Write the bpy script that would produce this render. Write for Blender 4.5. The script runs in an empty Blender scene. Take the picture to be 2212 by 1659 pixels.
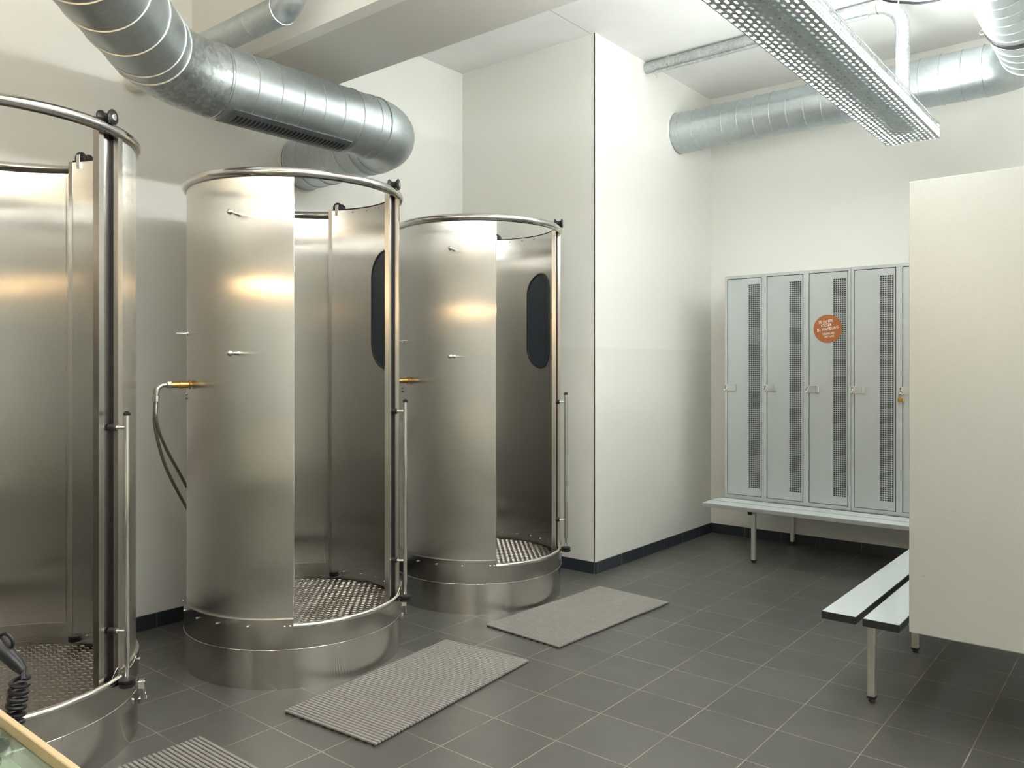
import bpy, math, random
from mathutils import Vector, Matrix
random.seed(7)
PI = math.pi
sc = bpy.context.scene
COL = sc.collection
rad = math.radians

# ------------------------------------------------------------------ camera, world, exposure
cam_d = bpy.data.cameras.new('camera'); cam = bpy.data.objects.new('camera', cam_d); COL.objects.link(cam)
cam.location = (0, 0, 1.39)
cam.rotation_euler = (rad(90), 0, math.atan(1414 / 1730))
cam_d.sensor_width = 36; cam_d.lens = 1730 / 2212 * 36
cam_d.shift_y = -37.5 / 2212; cam_d.clip_start = .02
sc.camera = cam
w = bpy.data.worlds.new('world'); sc.world = w; w.use_nodes = True
w.node_tree.nodes['Background'].inputs[0].default_value = (.9, .95, 1, 1)
w.node_tree.nodes['Background'].inputs[1].default_value = .3
sc.view_settings.view_transform = 'Standard'; sc.view_settings.look = 'None'
sc.view_settings.gamma = 1; sc.view_settings.use_curve_mapping = False
sc.view_settings.exposure = 1.66
TUBE = 40.0      # strength of the white tubes
WARM = 12.0      # strength of the warm mirror light

# ------------------------------------------------------------------ materials
def lin(h):
    h = h.lstrip('#'); r = []
    for i in (0, 2, 4):
        c = int(h[i:i + 2], 16) / 255
        r.append(c / 12.92 if c <= .04045 else ((c + .055) / 1.055) ** 2.4)
    return (*r, 1)

class N:
    """small helper around a node tree"""
    def __init__(s, name):
        s.m = bpy.data.materials.new(name); s.m.use_nodes = True
        s.t = s.m.node_tree; s.b = s.t.nodes['Principled BSDF']; s.o = s.t.nodes['Material Output']
    def n(s, kind, **kw):
        x = s.t.nodes.new(kind)
        for k, v in kw.items(): setattr(x, k, v)
        return x
    def l(s, a, b): s.t.links.new(a, b)
    def math(s, op, a, b=None, clamp=False):
        x = s.n('ShaderNodeMath', operation=op, use_clamp=clamp)
        for i, v in enumerate((a, b)):
            if v is None: continue
            if hasattr(v, 'is_linked') or hasattr(v, 'links'): s.l(v, x.inputs[i])
            else: x.inputs[i].default_value = v
        return x.outputs[0]
    def noise(s, scale, detail=4, vec=None, rough=.5):
        x = s.n('ShaderNodeTexNoise'); x.inputs['Scale'].default_value = scale
        x.inputs['Detail'].default_value = detail; x.inputs['Roughness'].default_value = rough
        if vec is not None: s.l(vec, x.inputs['Vector'])
        return x.outputs['Fac']
    def ramp(s, fac, stops):
        x = s.n('ShaderNodeValToRGB'); e = x.color_ramp.elements
        e[0].position, e[0].color = stops[0]; e[1].position, e[1].color = stops[1]
        for p, c in stops[2:]:
            k = e.new(p); k.color = c
        s.l(fac, x.inputs[0]); return x.outputs[0]
    def bump(s, h, strength, dist=.01):
        x = s.n('ShaderNodeBump'); x.inputs['Strength'].default_value = strength
        x.inputs['Distance'].default_value = dist; s.l(h, x.inputs['Height'])
        s.l(x.outputs[0], s.b.inputs['Normal'])
    def mix(s, f, a, b):
        x = s.n('ShaderNodeMix', data_type='RGBA')
        for sock, v in ((x.inputs[0], f), (x.inputs[6], a), (x.inputs[7], b)):
            if hasattr(v, 'links'): s.l(v, sock)
            else: sock.default_value = v
        return x.outputs[2]
    def set(s, color=None, rough=None, metal=None, **kw):
        if color is not None:
            if hasattr(color, 'links'): s.l(color, s.b.inputs['Base Color'])
            else: s.b.inputs['Base Color'].default_value = color
        if rough is not None:
            if hasattr(rough, 'links'): s.l(rough, s.b.inputs['Roughness'])
            else: s.b.inputs['Roughness'].default_value = rough
        if metal is not None: s.b.inputs['Metallic'].default_value = metal
        for k, v in kw.items(): s.b.inputs[k.replace('_', ' ')].default_value = v
        return s.m

def plain(name, color, rough=.5, metal=0., grain=.04, gscale=30, **kw):
    a = N(name); pos = a.n('ShaderNodeTexCoord').outputs['Object']
    f = a.noise(gscale, 3, pos)
    c2 = tuple(min(1, c * (1 + grain)) for c in color[:3]) + (1,)
    c1 = tuple(c * (1 - grain) for c in color[:3]) + (1,)
    return a.set(a.ramp(f, [(.3, c1), (.7, c2)]), rough, metal, **kw)

def pos_xyz(a):
    g = a.n('ShaderNodeNewGeometry'); s = a.n('ShaderNodeSeparateXYZ'); a.l(g.outputs['Position'], s.inputs[0])
    return g.outputs['Position'], s.outputs[0], s.outputs[1], s.outputs[2]

def wall_mat(name, up, low, split=1.52):
    a = N(name); p, x, y, z = pos_xyz(a)
    step = a.math('GREATER_THAN', z, split)
    c = a.mix(step, low, up)
    f = a.noise(1.3, 3, p)
    c = a.mix(a.math('MULTIPLY', f, .10), c, (.62, .62, .58, 1))
    a.bump(a.noise(60, 4, p), .06, .004)
    return a.set(c, .55)
PAINT = wall_mat('wall_paint', (.80, .795, .745, 1), (.765, .755, .70, 1))
PAINT_PLAIN = wall_mat('wall_paint_plain', (.80, .795, .75, 1), (.80, .795, .75, 1))
def ceil_mat():
    a = N('ceiling_paint'); p, x, y, z = pos_xyz(a)
    f = a.noise(2.2, 4, p)
    seam = a.math('LESS_THAN', a.math('ABSOLUTE', a.math('ADD', x, 3.0)), .004)
    c = a.ramp(f, [(.3, (.77, .77, .75, 1)), (.7, (.82, .82, .80, 1))])
    c = a.mix(a.math('MULTIPLY', seam, .6), c, (.35, .35, .33, 1))
    a.bump(a.noise(18, 6, p), .12, .01)
    return a.set(c, .7)
TAN = plain('tan_wall_paint', (.60, .55, .47, 1), .6)
CEIL = ceil_mat()
def beam_mat():
    a = N('beam_paint'); p, x, y, z = pos_xyz(a)
    f = a.noise(9, 8, p, .7)
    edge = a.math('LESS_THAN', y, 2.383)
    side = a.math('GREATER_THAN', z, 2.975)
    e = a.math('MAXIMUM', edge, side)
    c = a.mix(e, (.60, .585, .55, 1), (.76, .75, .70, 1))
    a.bump(f, .25, .01)
    return a.set(c, .75)
BEAM = beam_mat()

X0, PX, Y0, PY = -2.0597, .30229, 3.0140, .30279
def grid_lines(a, x, p0, pitch, half):
    u = a.math('FRACT', a.math('DIVIDE', a.math('SUBTRACT', x, p0), pitch))
    d = a.math('MINIMUM', u, a.math('SUBTRACT', 1.0, u))
    return a.math('LESS_THAN', d, half / pitch)
def tile_mat(name, c0, c1, grout, rough=.3, axes='xy', half=.0019):
    a = N(name); p, x, y, z = pos_xyz(a)
    g = grid_lines(a, x, X0, PX, half)
    if axes == 'xy': g = a.math('MAXIMUM', g, grid_lines(a, y, Y0, PY, half))
    if axes == 'y': g = grid_lines(a, y, Y0, PY, half)
    fx = a.math('FLOOR', a.math('DIVIDE', a.math('SUBTRACT', x, X0), PX))
    fy = a.math('FLOOR', a.math('DIVIDE', a.math('SUBTRACT', y, Y0), PY))
    cmb = a.n('ShaderNodeCombineXYZ'); a.l(fx, cmb.inputs[0]); a.l(fy, cmb.inputs[1])
    wn = a.n('ShaderNodeTexWhiteNoise'); a.l(cmb.outputs[0], wn.inputs['Vector'])
    f = a.noise(5, 6, p, .6)
    v = a.math('ADD', a.math('MULTIPLY', f, .75), a.math('MULTIPLY', wn.outputs['Value'], .25))
    c = a.ramp(v, [(.3, c0), (.7, c1)])
    st = a.ramp(a.noise(2.6, 8, p, .75), [(.60, (0, 0, 0, 1)), (.78, (1, 1, 1, 1))])
    c = a.mix(a.math('MULTIPLY', st, .18), c, (.22, .21, .19, 1))
    gn = a.ramp(a.noise(7, 3, p), [(.35, (.25, .25, .25, 1)), (.6, (1, 1, 1, 1))])
    c = a.mix(a.math('MULTIPLY', g, gn), c, grout)
    a.set(c, a.math('ADD', a.math('MULTIPLY', a.noise(40, 3, p), .12), rough))
    b = a.n('ShaderNodeBump'); b.inputs['Strength'].default_value = .25; b.inputs['Distance'].default_value = .002
    a.l(a.math('SUBTRACT', a.math('MULTIPLY', a.noise(90, 3, p), .25), g), b.inputs['Height'])
    a.l(b.outputs[0], a.b.inputs['Normal'])
    return a.m
FLOOR = tile_mat('floor_tiles', (.088, .086, .080, 1), (.118, .115, .107, 1), (.44, .40, .31, 1), .27, half=.0017)
SKIRT_X = tile_mat('skirting_tiles_x', (.022, .028, .036, 1), (.036, .044, .055, 1), (.30, .29, .26, 1), .25, 'x')
SKIRT_Y = tile_mat('skirting_tiles_y', (.022, .028, .036, 1), (.036, .044, .055, 1), (.30, .29, .26, 1), .25, 'y')

def steel(name, color, rough, aniso=0., rot=0., streak=None, scatter=0.):
    a = N(name)
    uv = a.n('ShaderNodeTexCoord').outputs['UV']
    mp = a.n('ShaderNodeMapping'); a.l(uv, mp.inputs[0])
    if streak == 'v': mp.inputs['Scale'].default_value = (260, 3, 1)
    elif streak == 'h': mp.inputs['Scale'].default_value = (3, 260, 1)
    else: mp.inputs['Scale'].default_value = (20, 20, 20)
    f = a.noise(1.0, 3, mp.outputs[0])
    c2 = tuple(min(1, c * 1.01) for c in color[:3]) + (1,); c1 = tuple(c * .985 for c in color[:3]) + (1,)
    a.set(a.ramp(f, [(.3, c1), (.7, c2)]), rough, 1.0)
    if aniso:
        a.b.inputs['Anisotropic'].default_value = aniso
        a.b.inputs['Anisotropic Rotation'].default_value = rot
        t = a.n('ShaderNodeTangent', direction_type='UV_MAP'); a.l(t.outputs[0], a.b.inputs['Tangent'])
        if scatter:      # grain of the brushing: the tiny scratches turn the surface a little sideways
            g = a.n('ShaderNodeNewGeometry'); k = a.n('ShaderNodeVectorMath', operation='SCALE'); k.inputs['Scale'].default_value = 9173.0
            a.l(g.outputs['Position'], k.inputs[0]); wn = a.n('ShaderNodeTexWhiteNoise'); a.l(k.outputs[0], wn.inputs['Vector'])
            sp = a.n('ShaderNodeSeparateColor'); a.l(wn.outputs['Color'], sp.inputs[0])
            an = a.math('MULTIPLY', a.math('SUBTRACT', a.math('ADD', sp.outputs[0], sp.outputs[1]), 1.0), scatter)
            vr = a.n('ShaderNodeVectorRotate', rotation_type='Z_AXIS'); a.l(g.outputs['Normal'], vr.inputs['Vector']); a.l(an, vr.inputs['Angle'])
            a.l(vr.outputs[0], a.b.inputs['Normal'])
    return a.m
SHEET = steel('brushed_steel_sheet', (.72, .70, .66, 1), .20, 1.0, 0., 'v', .55)
BAND = steel('brushed_steel_band', (.63, .61, .57, 1), .17, 1.0, .25, 'h')
POLISH = steel('polished_steel', (.70, .68, .65, 1), .12)
TRIM = steel('satin_steel', (.64, .615, .575, 1), .25)
CHROME = steel('chrome', (.80, .79, .77, 1), .07)
FLOORPL = steel('tread_plate_steel', (.17, .155, .14, 1), .36)  # dark reflections put into the plate colour
LENS = steel('tread_plate_raised', (.50, .47, .42, 1), .25)  # same steel made lighter: highlights on the raised lozenges put into the colour
BRASS = steel('brass', (.62, .40, .14, 1), .25)
RUBBER = plain('black_rubber', (.012, .012, .014, 1), .45)
BLACKPL = plain('black_plastic', (.010, .010, .014, 1), .3)
DARKPANE = plain('dark_tinted_pane', (.034, .046, .062, 1), .14)
CORD = plain('black_cord', (.006, .006, .012, 1), .35)
def galv(name, c0, c1, spangle, rough, metal=.92):
    a = N(name); p = a.n('ShaderNodeTexCoord').outputs['Object']
    v = a.n('ShaderNodeTexVoronoi'); v.inputs['Scale'].default_value = spangle; a.l(p, v.inputs['Vector'])
    s = a.n('ShaderNodeSeparateColor'); a.l(v.outputs['Color'], s.inputs[0])
    f = a.math('ADD', a.math('MULTIPLY', s.outputs[0], .4), a.math('MULTIPLY', a.noise(7, 6, p, .7), .6))
    a.set(a.ramp(f, [(.25, c0), (.7, c1)]), a.math('ADD', a.math('MULTIPLY', f, .12), rough - .06), metal)
    return a.m
DUCT = galv('galvanised_duct', (.48, .525, .54, 1), (.54, .585, .60, 1), 60, .40)
ELBOW = galv('galvanised_elbow', (.34, .37, .38, 1), (.58, .62, .63, 1), 55, .42)
PIPE = galv('galvanised_pipe', (.34, .365, .365, 1), (.52, .545, .545, 1), 90, .55, .6)
DARKG = plain('dark_galvanised', (.20, .22, .23, 1), .45, .7)
LOCKER = plain('locker_silver_paint', (.50, .535, .535, 1), .38, .35, .03)
LOCKIN = plain('locker_inside_shade', (.06, .065, .07, 1), .6)  # shade inside the lockers, put into the colour
PLATE = plain('latch_plate_steel', (.62, .64, .63, 1), .3, .8)
BOARD = plain('white_bench_laminate', (.66, .72, .72, 1), .13, 0, .003)
EDGE = plain('grey_bench_edging', (.36, .375, .36, 1), .3, .3)
ENDCAP = plain('dark_bench_end_cap', (.018, .020, .022, 1), .4)
LEG = plain('aluminium_leg', (.72, .715, .68, 1), .3, .8, .10, 18)
def panel_mat():
    a = N('pressed_board_panel'); p, x, y, z = pos_xyz(a)
    f = a.noise(110, 6, p, .8); g = a.noise(3, 4, p)
    spots = a.ramp(a.noise(34, 2, p), [(.17, (1, 1, 1, 1)), (.21, (0, 0, 0, 1))])
    c = a.mix(f, (.51, .525, .49, 1), (.60, .615, .58, 1))
    c = a.mix(a.math('MULTIPLY', spots, .6), c, (.12, .11, .09, 1))
    a.bump(f, .10, .003)
    return a.set(c, .38, .35)
PANEL = panel_mat()
RUBMAT = plain('grey_mat_vinyl', (.31, .30, .285, 1), .5, 0, .06)
MATDARK = plain('dark_mat_runner', (.045, .042, .042, 1), .6)
WOOD = plain('pale_counter_edge', (.66, .52, .32, 1), .45, 0, .03)
SHELFW = plain('counter_shelf_board', (.60, .62, .50, 1), .5)
STICK = plain('brown_sticker', (.36, .115, .032, 1), .4, 0, .01)
WHITE = plain('white_print', (.85, .85, .83, 1), .5, 0, .01)
WHITEPL = plain('white_plastic', (.74, .74, .70, 1), .35)
def glass_mat():
    a = N('counter_glass')
    a.set((.72, .90, .76, 1), .02); a.b.inputs['Transmission Weight'].default_value = .93; a.b.inputs['IOR'].default_value = 1.46
    return a.m
GLASS = glass_mat()
MIRROR = steel('mirror', (.80, .82, .80, 1), .03)
def emit(name, color, strength):
    a = N(name); e = a.n('ShaderNodeEmission'); e.inputs[0].default_value = color; e.inputs[1].default_value = strength
    a.l(e.outputs[0], a.o.inputs[0]); return a.m
TUBEM = emit('white_tube_light', (.975, 1.0, .975, 1), TUBE)
WARMM = emit('warm_strip_light', (1.0, .66, .33, 1), WARM)

def uv_holes(name, base, rough, metal, pu, pv, hu, hv, shape='round', stagger=False, lim=None):
    """sheet with punched holes laid out in its UV (metres); the holes are really open"""
    a = N(name); uv = a.n('ShaderNodeTexCoord').outputs['UV']
    s = a.n('ShaderNodeSeparateXYZ'); a.l(uv, s.inputs[0])
    u, v = s.outputs[0], s.outputs[1]
    iu = a.math('FLOOR', a.math('DIVIDE', u, pu))
    if stagger:
        odd = a.math('MODULO', a.math('ABSOLUTE', iu), 2)
        v2 = a.math('ADD', v, a.math('MULTIPLY', odd, pv / 2))
    else: v2 = v
    fu = a.math('SUBTRACT', a.math('FRACT', a.math('DIVIDE', u, pu)), .5)
    fv = a.math('SUBTRACT', a.math('FRACT', a.math('DIVIDE', v2, pv)), .5)
    du = a.math('DIVIDE', a.math('MULTIPLY', a.math('ABSOLUTE', fu), pu), hu)
    dv = a.math('DIVIDE', a.math('MULTIPLY', a.math('ABSOLUTE', fv), pv), hv)
    k = 2 if shape == 'round' else 5
    d = a.math('ADD', a.math('POWER', du, k), a.math('POWER', dv, k))
    h = a.math('LESS_THAN', d, 1.0)
    if lim:
        for sock, lo, hi in ((u, lim[0], lim[1]), (v, lim[2], lim[3])):
            h = a.math('MULTIPLY', h, a.math('GREATER_THAN', sock, lo)); h = a.math('MULTIPLY', h, a.math('LESS_THAN', sock, hi))
    a.set(base, rough, metal)
    tr = a.n('ShaderNodeBsdfTransparent'); mx = a.n('ShaderNodeMixShader')
    a.l(h, mx.inputs[0]); a.l(a.b.outputs[0], mx.inputs[1]); a.l(tr.outputs[0], mx.inputs[2]); a.l(mx.outputs[0], a.o.inputs[0])
    return a.m
LAMPBOT = uv_holes('lamp_slotted_sheet', (.50, .54, .54, 1), .5, .6, .0245, .052, .0053, .0140, 'sq', True)
LAMPSIDE = uv_holes('lamp_punched_sheet', (.52, .56, .56, 1), .45, .6, .0185, .026, .0072, .0092, 'round', True)
DOORM = uv_holes('locker_door_sheet', (.50, .535, .535, 1), .38, .35, .0145, .0144, .0053, .0053, 'sq', False,
                 (.0145 * 10, .0145 * 16, .0144 * 4, .0144 * 108))

# ------------------------------------------------------------------ mesh helpers
class MB:
    def __init__(s): s.v = []; s.f = []; s.uv = []
    def face(s, idx, uvs=None):
        s.f.append(idx); s.uv.append(uvs or [(s.v[i][0] + s.v[i][1], s.v[i][2]) for i in idx])
    def box(s, x0, x1, y0, y1, z0, z1, M=None):
        b = len(s.v)
        P = [(x0, y0, z0), (x1, y0, z0), (x1, y1, z0), (x0, y1, z0), (x0, y0, z1), (x1, y0, z1), (x1, y1, z1), (x0, y1, z1)]
        if M is not None: P = [tuple(M @ Vector(p)) for p in P]
        s.v += P
        for q in ((3, 2, 1, 0), (4, 5, 6, 7), (0, 1, 5, 4), (1, 2, 6, 5), (2, 3, 7, 6), (3, 0, 4, 7)): s.face([b + i for i in q])
        return s
    def cbox(s, x0, x1, y0, y1, z0, z1, c=.003, M=None):
        """box with chamfered edges"""
        xs, ys, zs = (x0, x1), (y0, y1), (z0, z1)
        b = len(s.v); idx = {}
        for i in (0, 1):
            for j in (0, 1):
                for k in (0, 1):
                    sx, sy, sz = 1 - 2 * i, 1 - 2 * j, 1 - 2 * k
                    for ax in range(3):
                        p = [xs[i] + sx * c, ys[j] + sy * c, zs[k] + sz * c]
                        p[ax] = (xs[i], ys[j], zs[k])[ax]
                        idx[(i, j, k, ax)] = len(s.v); s.v.append(tuple(M @ Vector(p)) if M is not None else tuple(p))
        def F(keys, n):
            ids = [idx[k] for k in keys]
            a, b_, c_ = (Vector(s.v[ids[0]]), Vector(s.v[ids[1]]), Vector(s.v[ids[2]]))
            nn = Vector(n) if M is None else (M.to_3x3() @ Vector(n))
            if (b_ - a).cross(c_ - b_).dot(nn) < 0: ids = ids[::-1]
            s.face(ids)
        for ax in range(3):
            o = [0, 1, 2]; o.remove(ax)
            for sd in (0, 1):
                ks = []
                for a_, b_ in ((0, 0), (1, 0), (1, 1), (0, 1)):
                    k = [0, 0, 0]; k[ax] = sd; k[o[0]] = a_; k[o[1]] = b_; ks.append((*k, ax))
                n = [0, 0, 0]; n[ax] = 2 * sd - 1; F(ks, n)
        for ax in range(3):
            o = [0, 1, 2]; o.remove(ax)
            for a_ in (0, 1):
                for b_ in (0, 1):
                    k0 = [0, 0, 0]; k0[o[0]] = a_; k0[o[1]] = b_; k1 = list(k0); k1[ax] = 1
                    n = [0, 0, 0]; n[o[0]] = 2 * a_ - 1; n[o[1]] = 2 * b_ - 1
                    F([(*k0, o[0]), (*k1, o[0]), (*k1, o[1]), (*k0, o[1])], n)
        for i in (0, 1):
            for j in (0, 1):
                for k in (0, 1):
                    F([(i, j, k, 0), (i, j, k, 1), (i, j, k, 2)], (2 * i - 1, 2 * j - 1, 2 * k - 1))
        return s
    def sweep(s, pts, r, seg=16, closed=False, caps=True, ell=None):
        pts = [Vector(p) for p in pts]; n = len(pts)
        rr = r if isinstance(r, (list, tuple)) else [r] * n
        T = []
        for i in range(n):
            a = pts[(i - 1) % n] if (i or closed) else pts[i]; b = pts[(i + 1) % n] if (i < n - 1 or closed) else pts[i]
            T.append((b - a).normalized())
        up = Vector((0, 0, 1)) if abs(T[0].z) < .9 else Vector((1, 0, 0))
        X = up.cross(T[0]).normalized(); b0 = len(s.v); L = 0; Ls = []
        for i in range(n):
            if i:
                L += (pts[i] - pts[i - 1]).length
                q = T[i - 1].rotation_difference(T[i]); X = q @ X
            X = (X - T[i] * X.dot(T[i])).normalized(); Y = T[i].cross(X); Ls.append(L)
            for k in range(seg):
                a = 2 * PI * k / seg
                s.v.append(tuple(pts[i] + X * (math.cos(a) * rr[i]) + Y * (math.sin(a) * rr[i] * (ell or 1))))
        m = n if closed else n - 1
        for i in range(m):
            j = (i + 1) % n
            for k in range(seg):
                k2 = (k + 1) % seg
                u0, u1 = k / seg * 2 * PI * rr[i], (k + 1) / seg * 2 * PI * rr[i]
                v0 = Ls[i]; v1 = Ls[j] if j else L + .01
                s.face([b0 + i * seg + k, b0 + i * seg + k2, b0 + j * seg + k2, b0 + j * seg + k], [(u0, v0), (u1, v0), (u1, v1), (u0, v1)])
        if caps and not closed:
            s.face([b0 + k for k in range(seg)][::-1]); s.face([b0 + (n - 1) * seg + k for k in range(seg)])
        return s
    def lathe(s, prof, M, seg=24):
        """prof: (r, h) list turned about local z, then placed by matrix M"""
        b = len(s.v)
        for r, h in prof:
            for k in range(seg):
                a = 2 * PI * k / seg; s.v.append(tuple(M @ Vector((r * math.cos(a), r * math.sin(a), h))))
        for i in range(len(prof) - 1):
            for k in range(seg):
                k2 = (k + 1) % seg; s.face([b + i * seg + k, b + i * seg + k2, b + (i + 1) * seg + k2, b + (i + 1) * seg + k])
        s.face([b + k for k in range(seg)][::-1]); s.face([b + (len(prof) - 1) * seg + k for k in range(seg)])
        return s
    def arc(s, ri, ro, a0, a1, z0, z1, step=3.0, nz=1):
        """solid piece of a vertical cylinder wall, angles in degrees, a0<a1"""
        n = max(1, int(math.ceil((a1 - a0) / step))); full = abs(a1 - a0 - 360) < 1e-6
        b = len(s.v); zs = [z0 + (z1 - z0) * k / nz for k in range(nz + 1)]
        for i in range(n + 1):
            a = rad(a0 + (a1 - a0) * i / n)
            for r in (ri, ro):
                for z in zs: s.v.append((r * math.cos(a), r * math.sin(a), z))
        m = nz + 1; st = 2 * m
        def id(i, q, k): return b + i * st + q * m + k
        for i in range(n):
            u0, u1 = rad(a0 + (a1 - a0) * i / n) * ro, rad(a0 + (a1 - a0) * (i + 1) / n) * ro
            for k in range(nz):
                uv = [(u0, zs[k]), (u1, zs[k]), (u1, zs[k + 1]), (u0, zs[k + 1])]
                s.face([id(i, 1, k), id(i + 1, 1, k), id(i + 1, 1, k + 1), id(i, 1, k + 1)], uv)
                s.face([id(i, 0, k + 1), id(i + 1, 0, k + 1), id(i + 1, 0, k), id(i, 0, k)], [uv[3], uv[2], uv[1], uv[0]])
            s.face([id(i, 0, nz), id(i, 1, nz), id(i + 1, 1, nz), id(i + 1, 0, nz)])
            s.face([id(i, 1, 0), id(i, 0, 0), id(i + 1, 0, 0), id(i + 1, 1, 0)])
        if not full:
            for k in range(nz):
                s.face([id(0, 0, k), id(0, 1, k), id(0, 1, k + 1), id(0, 0, k + 1)])
                s.face([id(n, 1, k), id(n, 0, k), id(n, 0, k + 1), id(n, 1, k + 1)])
        return s
    def build(s, name, mat, parent=None, smooth=False, angle=35):
        me = bpy.data.meshes.new(name); me.from_pydata(s.v, [], s.f)
        ul = me.uv_layers.new(name='UVMap'); d = [c for fu in s.uv for p in fu for c in p]
        ul.data.foreach_set('uv', d)
        me.materials.append(mat)
        if smooth:
            me.polygons.foreach_set('use_smooth', [True] * len(me.polygons))
            me.update(); me.set_sharp_from_angle(angle=rad(angle))
        me.update()
        o = bpy.data.objects.new(name, me); COL.objects.link(o)
        if parent is not None: o.parent = parent
        return o

def empty(name, loc=(0, 0, 0), rz=0.):
    o = bpy.data.objects.new(name, None); COL.objects.link(o); o.location = loc; o.rotation_euler = (0, 0, rz)
    o.empty_display_size = .1; return o
def tag(o, label, cat, group=None):
    o['label'] = label; o['category'] = cat
    if group: o['group'] = group
    return o
def struct(mb, name, mat, **kw):
    o = mb.build(name, mat, **kw); o['kind'] = 'structure'; return o
def copy_tree(o, parent=None):
    c = o.copy(); COL.objects.link(c); c.parent = parent
    for ch in list(o.children): copy_tree(ch, c)
    return c
def pol(r, a, z=0.): return Vector((r * math.cos(rad(a)), r * math.sin(rad(a)), z))
def radial_M(r, a, z):
    """matrix whose local z points outward along the angle a"""
    d = pol(1, a); t = Vector((-d.y, d.x, 0)); return Matrix((( t.x, 0, d.x, r * d.x), (t.y, 0, d.y, r * d.y), (0, -1, 0, z), (0, 0, 0, 1)))
def T(x, y, z): return Matrix.Translation((x, y, z))
def bez(p, n=24):
    """smooth Catmull-Rom curve through points"""
    p = [Vector(q) for q in p]; q = [2 * p[0] - p[1]] + p + [2 * p[-1] - p[-2]]; out = []
    for i in range(1, len(q) - 2):
        for k in range(n):
            t = k / n; a, b, c, d = q[i - 1], q[i], q[i + 1], q[i + 2]
            out.append(.5 * ((2 * b) + (c - a) * t + (2 * a - 5 * b + 4 * c - d) * t * t + (3 * b - a - 3 * c + d) * t ** 3))
    out.append(p[-1]); return out

# ------------------------------------------------------------------ room shell
XL, YA, XA, YB, ZC = -4.175, 4.51, -2.966, 6.268, 3.63
XR, YF = 2.7, -3.2
struct(MB().box(XL - .1, XR + .1, YF - .1, YB + .1, -.1, 0), 'floor', FLOOR)
struct(MB().box(XL - .1, XR + .1, YF - .1, YB + .1, ZC, ZC + .1), 'ceiling', CEIL)
struct(MB().box(XL - .1, XL, YF - .1, YA + .1, 0, ZC), 'wall_left', PAINT_PLAIN)
struct(MB().box(XL, XA - .002, YA, YB + .1, 0, ZC).box(XA - .01, XA, YA, YB + .1, 0, ZC), 'wall_column', PAINT)
struct(MB().box(XA, XR + .1, YB, YB + .1, 0, ZC), 'wall_back', PAINT_PLAIN)
struct(MB().box(XR, XR + .1, YF - .1, YB, 0, ZC), 'wall_right', PAINT_PLAIN)
struct(MB().box(XL, XR, YF - .1, YF, 0, ZC), 'wall_front', TAN)
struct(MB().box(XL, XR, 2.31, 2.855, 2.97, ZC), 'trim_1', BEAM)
struct(MB().cbox(XA, XR, YB - .012, YB, ZC - .055, ZC, .003), 'trim_2', PAINT_PLAIN)
h = .079; t = .010
struct(MB().cbox(XL, XL + t, YF, YA, 0, h, .002), 'baseboard_left', SKIRT_Y)
struct(MB().cbox(XL + t, XA + t, YA - t, YA, 0, h, .002), 'baseboard_column_front', SKIRT_X)
struct(MB().cbox(XA, XA + t, YA, YB - t, 0, h, .002), 'baseboard_column_side', SKIRT_Y)
struct(MB().cbox(XA, XR, YB - t, YB, 0, h, .002), 'baseboard_back', SKIRT_X)

# partition with mirror, warm light strip and counter, left of the camera
MIR = empty('mirror_unit', (-2.6, .04, 0))
tag(MIR, 'partition board with mirror above the glass counter, lit by a warm strip', 'mirror')
MB().cbox(-1.55, 2.08, -.06, .0, 0, 2.3, .004).build('partition_board', TAN, MIR)
MB().cbox(-1.45, 1.85, .0, .008, 1.0, 1.86, .002).build('mirror_pane', MIRROR, MIR)
MB().cbox(-1.45, 2.05, .0, .05, 1.915, 1.985, .004).build('lamp_housing', TRIM, MIR)
MB().cbox(-1.43, 2.03, .0501, .062, 1.938, 1.962, .002).build('light_strip', WARMM, MIR)

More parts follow.
